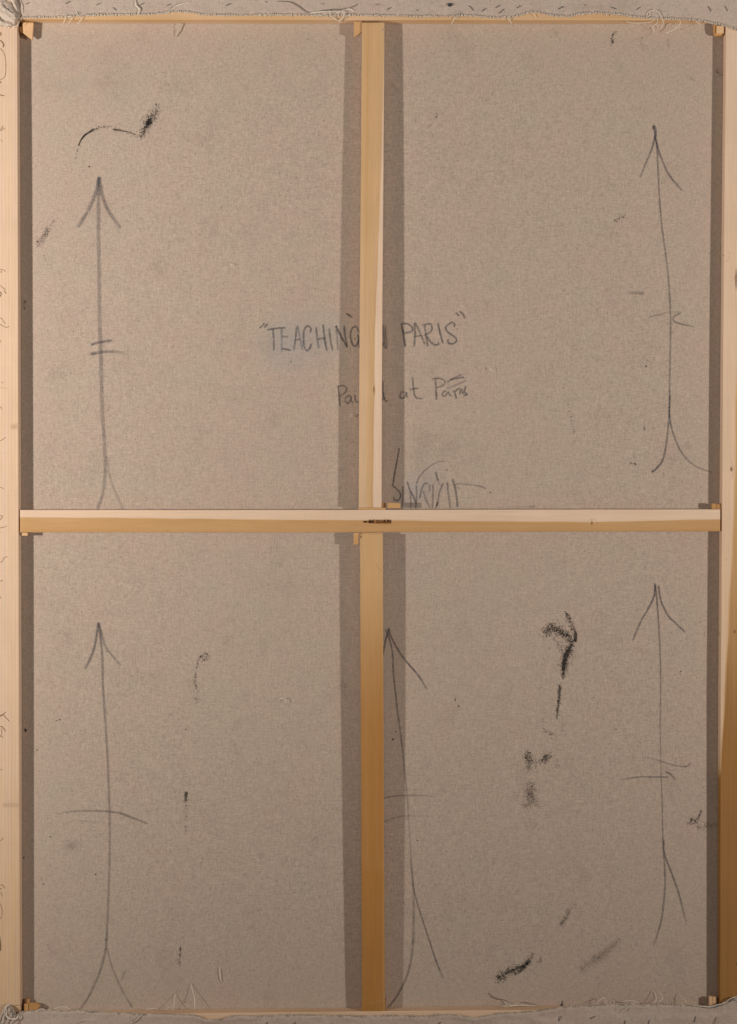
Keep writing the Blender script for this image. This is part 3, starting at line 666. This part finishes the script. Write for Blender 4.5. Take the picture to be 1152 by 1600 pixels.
drawing('pencil_arrow', [
    ([(1021, 203), (1022, 196.5), (1024, 205), (1024.5, 214)], 3.0, 1.15),
    ([(1023, 210), (1027, 235), (1030, 300), (1034, 350), (1040, 395), (1045, 440), (1048, 500), (1047, 570), (1046, 640), (1043, 680), (1037, 715), (1028, 730), (1018, 738)], [(0, 2.0), (.9, 2.2), (1, 2.8)], [(0, .7), (.5, .55), (.8, .6), (.96, .75), (1, .95)]),
    ([(1024, 212), (1018, 235), (1008, 258), (1000, 278)], 2.2, [(0, .9), (1, .5)]), ([(1024, 214), (1031, 240), (1045, 272), (1066, 298)], 2.3, [(0, .9), (1, .6)]),
    ([(1047, 617), (1046.5, 650), (1053, 680), (1066, 708), (1085, 727), (1112, 738)], 2.1, [(0, .85), (.6, .65), (1, .45)]),
    ([(1015, 495), (1030, 492), (1045, 488), (1070, 487)], 1.8, [(0, .45), (1, .15)]), ([(1064, 489), (1053, 495), (1052, 500), (1060, 505), (1086, 511)], 2.0, [(0, .6), (.6, .65), (1, .3)]),
    ([(980, 457), (1007, 458.5)], 4.0, [(0, .22), (.5, .45), (1, .5)])], label='dark pencil arrow at the upper right', margin=40)
drawing('pencil_arrow', [
    ([(154, 972), (157, 995), (160, 1025), (161, 1070), (165, 1130), (168, 1180), (170, 1230), (171.5, 1280), (171.5, 1330), (170, 1390), (168, 1440), (166.5, 1470), (164, 1490), (155, 1522), (140, 1555), (125, 1578)], [(0, 2.8), (1, 2.8)], [(0, .7), (.2, .55), (.5, .42), (.75, .42), (.82, .55), (1, .42)]),
    ([(154, 973), (149, 1005), (143, 1025), (133, 1046)], 3.0, [(0, .8), (1, .6)]), ([(155, 976), (165, 1010), (176, 1025), (189, 1040)], 2.8, [(0, .5), (1, .4)]),
    ([(167, 1480), (175, 1510), (190, 1545), (207, 1575)], 2.2, [(0, .35), (1, .42)]), ([(164, 1466), (168, 1470)], 3.4, .5),
    ([(88, 1272), (110, 1268), (150, 1267), (185, 1270), (210, 1279), (231, 1287)], 2.6, [(0, .1), (.3, .4), (.8, .6), (1, .4)]), ([(124, 1282), (152, 1285)], 2.6, .15)], label='faint pencil arrow at the lower left', margin=40)
drawing('pencil_arrow', [
    ([(602, 983), (608, 996), (613.5, 1020), (615, 1050), (619, 1090), (624, 1130), (629, 1170), (633, 1210), (637, 1250), (640, 1300), (643, 1350), (646, 1385), (646.5, 1440), (644, 1490), (636, 1525), (620, 1557), (605, 1576)], [(0, 2.0), (.5, 2.1), (.8, 3.0), (1, 2.4)], [(0, .8), (.3, .6), (.44, .35), (.5, .26), (.65, .26), (.75, .42), (1, .65)]),
    ([(608, 982), (603, 1000), (598, 1024)], 2.2, .9), ([(607, 981), (613, 998), (630, 1027), (655, 1057), (667, 1077)], 2.2, [(0, .85), (.8, .9), (1, .35)]),
    ([(642, 1340), (646, 1385), (655, 1420), (668, 1460), (680, 1497), (693, 1530)], 2.0, [(0, .3), (.3, .6), (.9, .75), (1, .2)]),
    ([(598, 1248), (615, 1244), (635, 1243), (660, 1243), (682, 1245)], 1.8, [(0, .6), (.6, .4), (1, .1)]), ([(598, 1285), (620, 1277), (640, 1275), (672, 1275)], 1.8, [(0, .45), (1, .1)])], label='pencil arrow half hidden by the lower centre bar', margin=40)
drawing('pencil_arrow', [
    ([(1023, 911), (1025.5, 925), (1029, 970), (1032, 1030), (1032.5, 1080), (1032, 1140), (1033, 1200), (1035, 1260), (1036, 1311), (1039, 1360), (1039, 1390), (1035, 1430), (1029, 1455), (1021, 1479)], [(0, 2.2), (.6, 1.6), (.8, 2.2), (1, 2.4)], [(0, .9), (.15, .6), (.5, .45), (.7, .6), (.95, .6), (1, .2)]),
    ([(1024, 914), (1022, 932), (1012, 953), (1002, 970), (989, 1001)], 2.2, [(0, 1.1), (.2, .9), (1, .6)]), ([(1029, 915), (1033, 938), (1043, 960), (1057, 975), (1071, 988)], 2.3, [(0, .8), (1, .8)]),
    ([(1037, 1311), (1039, 1335), (1050, 1365), (1062, 1400), (1073, 1446)], 2.2, [(0, .7), (.7, .7), (1, .2)]),
    ([(1006, 1182), (1035, 1190), (1055, 1196), (1072, 1197.5), (1080, 1192)], 1.8, [(0, .15), (.4, .45), (1, .55)]), ([(971, 1218), (1000, 1214), (1020, 1214), (1044, 1214)], 2.0, [(0, .3), (.3, .6), (1, .7)]), ([(1040, 1206), (1047, 1209), (1056, 1218)], 2.3, .7)], label='thin dark pencil arrow at the lower right', margin=40)

def T(ox, oy, s): return lambda *q: [(ox + q[i] / s, oy + q[i + 1] / s) for i in range(0, len(q), 2)]
a = T(400, 480, 6.4); b = T(580, 470, 6.4); w = 2.3
drawing('pencil_inscription', [(p, w, k) for p, k in (
    (a(38, 210, 88, 158), .8), (a(82, 205, 118, 168), .8), (a(110, 228, 200, 212, 300, 205), .8), (a(172, 222, 178, 330, 180, 435), .7), (a(256, 215, 258, 330, 258, 450), .75), (a(262, 292, 325, 298), .7), (a(256, 412, 350, 430), .8),
    (a(408, 200, 395, 320, 380, 432), .75), (a(416, 180, 440, 300, 466, 430), .75), (a(392, 330, 445, 318), .7), (a(545, 245, 552, 215, 520, 188, 485, 220, 476, 300, 485, 400, 515, 435, 545, 400, 552, 360), .8), (a(535, 245, 552, 248), .9),
    (a(602, 195, 612, 300, 630, 415), .85), (a(672, 172, 685, 300, 710, 435), .85), (a(610, 322, 700, 308), .6), (a(732, 208, 745, 320, 768, 435), .75),
    (a(820, 410, 812, 300, 800, 185), .6), (a(800, 185, 850, 290, 915, 402), 1.0), (a(880, 182, 892, 290, 912, 400), .8), (a(815, 415, 825, 425), .8),
    (a(1030, 250, 1000, 195, 960, 215, 945, 290, 965, 370, 1000, 388, 1030, 320), .8), (a(985, 318, 1000, 325), 1.1), (a(1020, 265, 1035, 410), .9), (a(905, 62, 965, 105), .9),
    (a(1100, 200, 1105, 400), .7), (a(1180, 400, 1175, 200, 1300, 410, 1295, 200), .7),
    (b(115, 240, 128, 340, 135, 440), .7), (b(120, 240, 160, 265), .4), (b(128, 425, 145, 440), .9),
    (b(302, 230, 325, 340, 342, 465), 1.05), (b(300, 230, 370, 232, 412, 270, 408, 305, 330, 325), .75), (b(432, 215, 440, 330, 430, 460), .8), (b(440, 218, 490, 320, 540, 440), .65), (b(425, 360, 510, 345), .6),
    (b(535, 240, 548, 340, 568, 460), .75), (b(505, 245, 590, 230, 608, 270, 595, 310, 525, 348), .7), (b(555, 350, 595, 410, 640, 440, 675, 435, 672, 410), .8), (b(668, 222, 690, 320, 718, 425), .85),
    (b(825, 265, 838, 240, 812, 215, 770, 240, 745, 270, 770, 315, 835, 360, 855, 400, 820, 430, 780, 425, 765, 395, 785, 385), .85), (b(850, 115, 880, 155), .85), (b(882, 105, 920, 135, 940, 180), .85))],
    label='part of the pencil title TEACHING IN PARIS')
c = T(510, 570, 4.608)
drawing('pencil_inscription', [(p, 2.0, k) for p, k in (
    (c(85, 152, 92, 220, 98, 298), .85), (c(82, 155, 120, 150, 148, 172, 130, 205, 98, 222), .75), (c(175, 222, 150, 225, 135, 255, 150, 278, 172, 260, 178, 225, 180, 260, 195, 275), .7), (c(205, 215, 208, 250, 220, 272, 235, 262), .7), (c(204, 182, 208, 186), .9),
    (c(245, 230, 250, 270, 262, 225, 280, 225, 285, 268), .7), (c(310, 170, 315, 260, 330, 262), .7), (c(290, 205, 335, 200), .7), (c(345, 245, 370, 225, 350, 215, 345, 260, 375, 262), .7),
    (c(400, 215, 385, 235, 395, 262, 412, 235), .7), (c(405, 115, 410, 200, 425, 258, 448, 262), .85),
    (c(570, 200, 545, 195, 530, 225, 545, 242, 565, 230, 578, 198, 580, 228, 592, 238), .75), (c(620, 85, 628, 170, 640, 230, 668, 242, 695, 240), .75), (c(595, 178, 668, 168), .6),
    (c(785, 102, 790, 180, 795, 255), .8), (c(758, 102, 820, 98, 855, 120, 840, 150, 790, 165), .75), (c(868, 190, 845, 195, 835, 215, 855, 225, 880, 195, 885, 215, 905, 222), .75), (c(910, 185, 925, 200, 938, 245), .75), (c(925, 200, 945, 175, 965, 175, 960, 215), .8), (c(975, 170, 985, 210), .9), (c(1005, 152, 995, 190, 1015, 215, 985, 218), .95),
    (c(860, 168, 900, 160, 1010, 112), .45), (c(870, 128, 900, 105, 940, 85, 980, 68), .6), (c(890, 108, 930, 100, 985, 90, 998, 100), .7))], label='part of the pencil note Painted at Paris')
d = T(590, 690, 5.76)
drawing('pencil_signature', [(p, wd, k) for p, wd, k in (
    (d(198, 55, 180, 150, 155, 290, 138, 400), 2.0, .95), (d(138, 400, 190, 440, 210, 490, 185, 530, 150, 520, 150, 495), 1.8, .85), (d(228, 400, 228, 480, 222, 600), 2.2, .7), (d(265, 355, 290, 430, 330, 510, 350, 560), 2.3, .75), (d(295, 440, 300, 520, 300, 605), 2.0, .55),
    (d(350, 390, 352, 480, 345, 605), 2.0, .65), (d(350, 385, 375, 320, 450, 240, 540, 185, 640, 175), 1.7, [(0, .7), (.6, .5), (1, .15)]), (d(380, 510, 400, 420, 430, 375, 460, 380), 2.1, .65), (d(412, 440, 440, 530, 475, 600), 2.3, .6), (d(470, 385, 470, 450), 2.4, .45), (d(500, 385, 500, 470, 495, 600), 2.4, .55),
    (d(525, 270, 540, 340, 545, 350), 2.4, .7), (d(545, 340, 570, 400, 595, 375), 1.6, .3), (d(592, 375, 560, 450, 540, 560, 525, 600), 2.0, .6), (d(628, 360, 640, 480, 655, 600), 2.3, .6), (d(620, 250, 630, 262), 2.6, .9), (d(675, 335, 700, 420, 715, 520, 720, 590), 2.8, .75), (d(690, 390, 740, 378, 800, 385, 880, 395, 940, 405, 978, 430), 2.0, [(0, .35), (.5, .4), (1, .5)]), (d(720, 410, 745, 425), 1.6, .4))], margin=20)
drawing('grey_rubbing', [([(770, 793), (800, 792.4), (833, 791.4)], 2.0, [(0, .05), (.8, .25), (1, .45)]), ([(833, 791), (836, 792)], 3.5, .6), ([(614, 780), (650, 774), (700, 760)], 26, .07), ([(410, 545), (470, 530), (520, 540)], 30, .05), ([(128, 1320), (100, 1322)], 14, .10), ([(108, 1318), (116, 1326)], 8, .18), ([(160, 80), (190, 128), (170, 150)], 30, .05), ([(1070, 700), (1082, 696)], 12, .10), ([(650, 700), (760, 720)], 40, .04)])

PALE = drawn('pale_chalky_rub', (0.57, 0.545, 0.52), .5)
drawing('pale_rubbing', [([(395, 548), (440, 540), (500, 525), (545, 520)], [(0, 30), (.4, 62), (1, 46)], [(0, 0), (.3, .5), (.8, .32), (1, 0)])], PALE)
drawing('pale_rubbing', [([(628, 795), (648, 770), (672, 752), (700, 752)], [(0, 26), (1, 40)], [(0, .15), (.5, .5), (1, 0)])], PALE)
drawing('pale_rubbing', [([(560, 905), (620, 880), (700, 890)], [(0, 40), (1, 60)], [(0, 0), (.5, .16), (1, 0)])], PALE)

# ------------------------------------------------------------------ black paint that bled through
def smear(soft, dab, label=None, margin=6):
    allp = [q[0] for q in soft] + [q[0] for q in dab]
    for n_, g in enumerate(clusters(allp, margin)):
        mb = MB()
        for i in g:
            if i < len(soft): p, wd, k = soft[i]; ribbon(mb, p, wd, soften(k, .8), lift=.26, step=1.6)
            else: p, n, ink = dab[i - len(soft)]; dabs(mb, p, n, ink)
        loose = any(q[2] >= 18 for p in (allp[i] for i in g) for q in p if len(q) > 3)
        link('grey_speckle' if loose else 'paint_smear', mb, BLACK, CV, label=label if n_ == 0 else None, kind='stuff' if loose else None)
smear([([(123, 228), (126, 220), (133, 211), (139, 207), (146, 202.5)], [(0, 1.6), (.5, 3.3), (1, 2.6)], [(0, .5), (.3, 1.6), (.9, 1.5), (1, .5)]), ([(176, 202), (184, 203), (200, 206), (214, 211)], 1.8, [(0, .9), (.4, .6), (1, .4)])],
      [([(117, 250, 2, .2), (119, 240, 2, .6), (125, 222, 2, 1)], 26, (.2, .7)), ([(140, 206, 2, 1), (148, 202, 4, 1), (158, 198.5, 3, .6), (175, 197.5, 2, .5)], 60, (.3, .9)), ([(176, 202, 2, 1), (200, 206, 2.5, .7), (213, 210, 5, .9), (223, 213, 4, .7)], 80, (.3, .8)),
       ([(222, 212, 6, .6), (226, 202, 9, .7), (232, 190, 13, 1), (239, 182, 10, .5), (245, 170, 9, .5), (246, 164, 6, .4)], 420, (.25, .9)), ([(230, 195, 5, 1), (235, 187, 7, 1)], 120, (.6, 1)), ([(256, 138, 10, .3), (266, 122, 8, .3)], 46, (.1, .35))], 'broken black paint line above the upper left arrow')
smear([([(64, 380), (76, 355)], 9, .12)], [([(58, 388, 5, .5), (63, 377, 8, 1), (72, 362, 8, .9), (78, 352, 7, .6), (90, 340, 6, .3)], 150, (.2, .65)), ([(66, 392, 3, .4), (71, 406, 3, .5)], 14, (.2, .5))], 'faint grey paint rub beside the left bar')
smear([([(852, 988), (866, 982), (880, 990)], 9, .16), ([(893, 1006), (884, 1030), (881, 1052)], 11, .2), ([(885, 958), (890, 968), (897, 982), (901, 993)], [(0, 2.5), (1, 4)], [(0, .3), (.5, .2), (1, .8)]), ([(899, 992), (899.5, 998), (898, 1003)], 5.5, 1.2), ([(893, 1008), (886, 1020), (882, 1035), (880.5, 1056)], [(0, 4), (.4, 6.5), (1, 2.2)], [(0, .7), (.4, .75), (.9, .8), (1, .4)]), ([(875.5, 1073), (873, 1095), (870.5, 1120)], [(0, 4.5), (1, 2.5)], [(0, .7), (.2, .45), (.6, .5), (1, .3)])],
      [([(884, 956, 3, .9), (890, 968, 5, .9), (893, 980, 6, .6), (900, 992, 4, 1)], 150, (.3, .95)), ([(850, 992, 11, .7), (858, 983, 11, .9), (870, 982, 11, 1), (882, 990, 9, 1), (890, 996, 9, .9), (893, 1010, 9, 1), (884, 1025, 12, 1), (881, 1045, 8, 1), (880, 1060, 3, .8)], 860, (.3, 1)),
       ([(862, 995, 5, .8), (870, 1000, 5, .9), (876, 1011, 5, .9), (880, 1025, 6, .5)], 70, (.3, .9)), ([(890, 1005, 10, .5), (893, 1025, 10, .4), (868, 1045, 12, .2)], 90, (.15, .5)), ([(875, 1070, 6, 1), (874, 1085, 5, .8), (872, 1105, 4, .9), (870, 1124, 4, .6)], 150, (.3, .9)), ([(848, 1122, 3, .6), (851, 1142, 4, .5), (860, 1146, 6, .9), (866, 1150, 4, .6)], 42, (.25, .7)), ([(879, 1115, 3, .5), (879, 1150, 3, .4)], 24, (.2, .5))], 'thick black paint smear shaped like a hook')
smear([([(826, 1174), (827, 1190), (826, 1203)], 9, .18), ([(850, 1188), (860, 1180)], 9, .2), ([(828, 1228), (828, 1262)], 16, [(0, .1), (.3, .25), (1, .03)])], [([(824, 1176, 8, .9), (826, 1188, 11, .9), (827, 1202, 7, .4)], 140, (.25, .8)), ([(828, 1188, 6, .6), (842, 1189, 9, .6), (850, 1187, 8, .9)], 90, (.2, .7)), ([(850, 1187, 9, .9), (858, 1181, 10, 1)], 110, (.3, .85)), ([(838, 1193, 4, .6), (838, 1203, 3, .3)], 20, (.2, .5)), ([(870, 1188, 5, .5), (871, 1200, 7, .5)], 40, (.15, .45)), ([(828, 1226, 10, .8), (831, 1238, 15, .8), (828, 1250, 14, .6), (822, 1262, 8, .5)], 260, (.2, .65)), ([(836, 1248, 9, .5), (840, 1262, 7, .5)], 44, (.2, .5)), ([(818, 1283, 10, .4), (842, 1292, 8, .4)], 34, (.15, .5))], 'scattered grey black paint marks below the hook')
smear([([(778, 1529), (790, 1521), (805, 1515), (820, 1508), (828, 1500)], [(0, 4), (.5, 2.4), (1, 4)], [(0, .4), (.4, .35), (.8, .8), (1, .5)])], [([(777, 1530, 8, .9), (786, 1523, 10, 1), (800, 1516, 6, .9), (815, 1511, 6, 1), (826, 1503, 6, 1), (832, 1492, 7, .6)], 420, (.3, .95)), ([(803, 1523, 3, .7), (814, 1517, 4, .8), (824, 1505, 5, .8)], 90, (.4, .9)), ([(798, 1510, 8, .4), (803, 1505, 6, .3)], 34, (.2, .5)), ([(842, 1505, 5, .5), (845, 1497, 6, .5)], 30, (.2, .5)), ([(802, 1481, 5, .3), (830, 1478, 7, .4)], 30, (.15, .4))], 'black paint smear near the bottom bar')
smear([([(876, 1447), (884, 1436), (889, 1420)], 6, .16), ([(905, 1516), (925, 1503), (950, 1485), (970, 1466)], [(0, 8), (.4, 13), (1, 7)], [(0, .06), (.4, .2), (.8, .16), (1, .05)])], [([(875, 1447, 6, .9), (882, 1438, 7, .8), (888, 1425, 6, .5), (903, 1411, 6, .4)], 120, (.15, .5)), ([(905, 1517, 8, .4), (925, 1503, 14, .8), (945, 1492, 9, .6), (960, 1478, 12, .6), (971, 1464, 5, .6)], 240, (.1, .32))], 'faint brownish grey paint rub in the lower right panel')
smear([([(291.5, 1237), (290, 1250)], 4.5, .5)], [([(292, 1236, 4, .9), (290, 1250, 6, 1), (291, 1262, 4, .3), (290.5, 1290, 4, .4), (290, 1304, 5, .2)], 110, (.2, .8)), ([(310, 1082, 2, .5), (304, 1066, 2.4, .8), (308, 1040, 2, .7), (312, 1028, 3, .8), (325, 1020, 4, .9)], 130, (.25, .75)), ([(317, 1032, 4, 1), (326, 1027, 5, .6)], 26, (.4, .9)), ([(305, 1090, 5, .5), (309, 1098, 6, .5)], 26, (.15, .4)), ([(282, 1481, 2.4, .9), (281.5, 1497, 3, .8), (280, 1511, 3, .6)], 42, (.35, .9)), ([(280, 1520, 5, .3), (281, 1545, 6, .2)], 22, (.1, .3))], 'thin vertical black paint marks in the lower left panel')
smear([([(1092, 1278), (1096, 1267)], 2.5, .4)], [([(1075, 1290, 5, .9), (1082, 1280, 6, .9), (1088, 1284, 6, 1), (1094, 1272, 4, 1), (1096, 1266, 3, .8)], 120, (.25, .85)), ([(1088, 1292, 8, .8), (1104, 1290, 7, .6), (1118, 1288, 8, .6)], 80, (.2, .6))], 'black paint marks beside the right bar')
smear([([(957.5, 62), (957, 68)], 3.2, .75)], [([(962, 48, 4, .7), (957, 56, 4, .8), (957, 67, 4, 1)], 46, (.3, .95)), ([(1015, 40, 5, .5), (1018, 50, 5, .6), (1000, 65, 6, .4), (1009, 77, 5, .5)], 50, (.2, .6)), ([(1042, 62, 5, .4), (1046, 78, 5, .3)], 30, (.15, .45)), ([(872, 52, 12, .5), (860, 46, 14, .3)], 40, (.1, .4)), ([(680, 190, 6, .5), (684, 178, 5, .6), (671, 199, 3, .8)], 40, (.2, .5)), ([(960, 345, 2.5, .8), (976, 338, 2.5, .8)], 26, (.35, .9)), ([(1077, 121, 4, .5), (1086, 126, 3, .8)], 18, (.3, .8)), ([(879, 598, 2, .3), (887, 628, 2, .5), (894, 660, 2.5, .8), (897, 677, 3, .6)], 46, (.25, .75)), ([(1008, 667, 4, .8), (1006, 671, 3, .9)], 10, (.5, .9)), ([(992, 700, 4, .4), (991, 720, 4, .6), (996, 738, 5, .4)], 24, (.2, .7)), ([(940, 288, 20, .3), (960, 300, 20, .3)], 70, (.08, .25)), ([(1009, 572, 2, 1), (1010, 573, 2, 1)], 4, (.7, 1)), ([(520, 1074, 14, .5), (545, 1074, 12, .5)], 46, (.15, .45)), ([(63, 1368, 3, .6), (68, 1382, 3, .9)], 14, (.4, .9)), ([(74, 1475, 3, .4), (82, 1495, 3, .4)], 18, (.2, .5)), ([(187, 1531, 6, .7), (198, 1517, 5, .6)], 22, (.25, .7)), ([(39, 470, 4, .9), (38, 484, 4, .7)], 24, (.25, .6)), ([(1120, 110, 6, .7), (1127, 118, 5, .7)], 40, (.2, .5)), ([(879, 1567, 3, 1), (878, 1571, 3, 1)], 22, (.5, 1)), ([(925, 1563, 6, .6), (921, 1567, 6, .6)], 30, (.15, .4)), ([(210, 120, 40, .2), (240, 110, 40, .2)], 110, (.06, .2)), ([(150, 60, 60, .2), (260, 50, 60, .2)], 120, (.05, .2))])
mb = MB()
for x, y, r in ((139, 260, 1.1), (40, 1141, 2.2), (39, 1139, 1.2), (58, 1172, 1.2), (1064, 1049, 1.3), (1063, 1054, 1), (614, 1155, 1.6), (619, 1143, 1.1), (37, 1340, 1.3), (93, 1124, 1.4), (88, 1126, 1), (149, 1366, 1.2), (79, 1307, 1), (711, 1093, 1.1), (717, 1103, 1), (652, 1313, 1), (766, 769, 1.1), (727, 1404, 1), (1009, 572, 1.2), (992, 724, 1.3), (986, 723, 1), (416, 2, 2.0), (58, 377, 1), (267, 1116, 1), (290, 1139, 1)):
    dabs(mb, [(x, y, 1, 1), (x + .5, y + .6, 1, 1)], 5, (.7, 1), size=r * .8)
for _ in range(140):
    x, y = random.uniform(45, 1110), random.uniform(40, 1568); dabs(mb, [(x, y, 1.2, 1), (x + .4, y, 1.2, 1)], random.choice((1, 1, 2, 3)), (.12, .5), size=random.uniform(.6, 1.1))
link('dark_specks', mb, BLACK, CV, kind='stuff')
for (x, y, wd, k) in ((416.5, 3, 3, .85), (505, 6, 12, .25), (652, 16, 3, .7), (915, 8, 4, .6), (880, 11, 7, .35), (590, 7, 18, .25), (720, 20, 10, .25), (690, 10, 12, .2), (125, 20, 8, .3)):
    mb = MB()
    ribbon(mb, [(x - wd / 2, y + .5), (x, y), (x + wd / 2, y - .5)], 2.6, [(0, 0), (.5, k), (1, 0)], z=H + 2.4, lift=.3, step=.8)
    link('dark_stain', mb, BLACK, CV)
mb = MB(); prism(mb, [(700.5, 5), (706, 5), (707.5, 8), (703, 10), (700, 8.4)], H, H + 4); link('glue_lump', mb, plain('dark_lump', (.06, .055, .06), .6), CV, smooth_shade=False)

for o in list(bpy.data.objects):
    if '_org' in o: del o['_org']
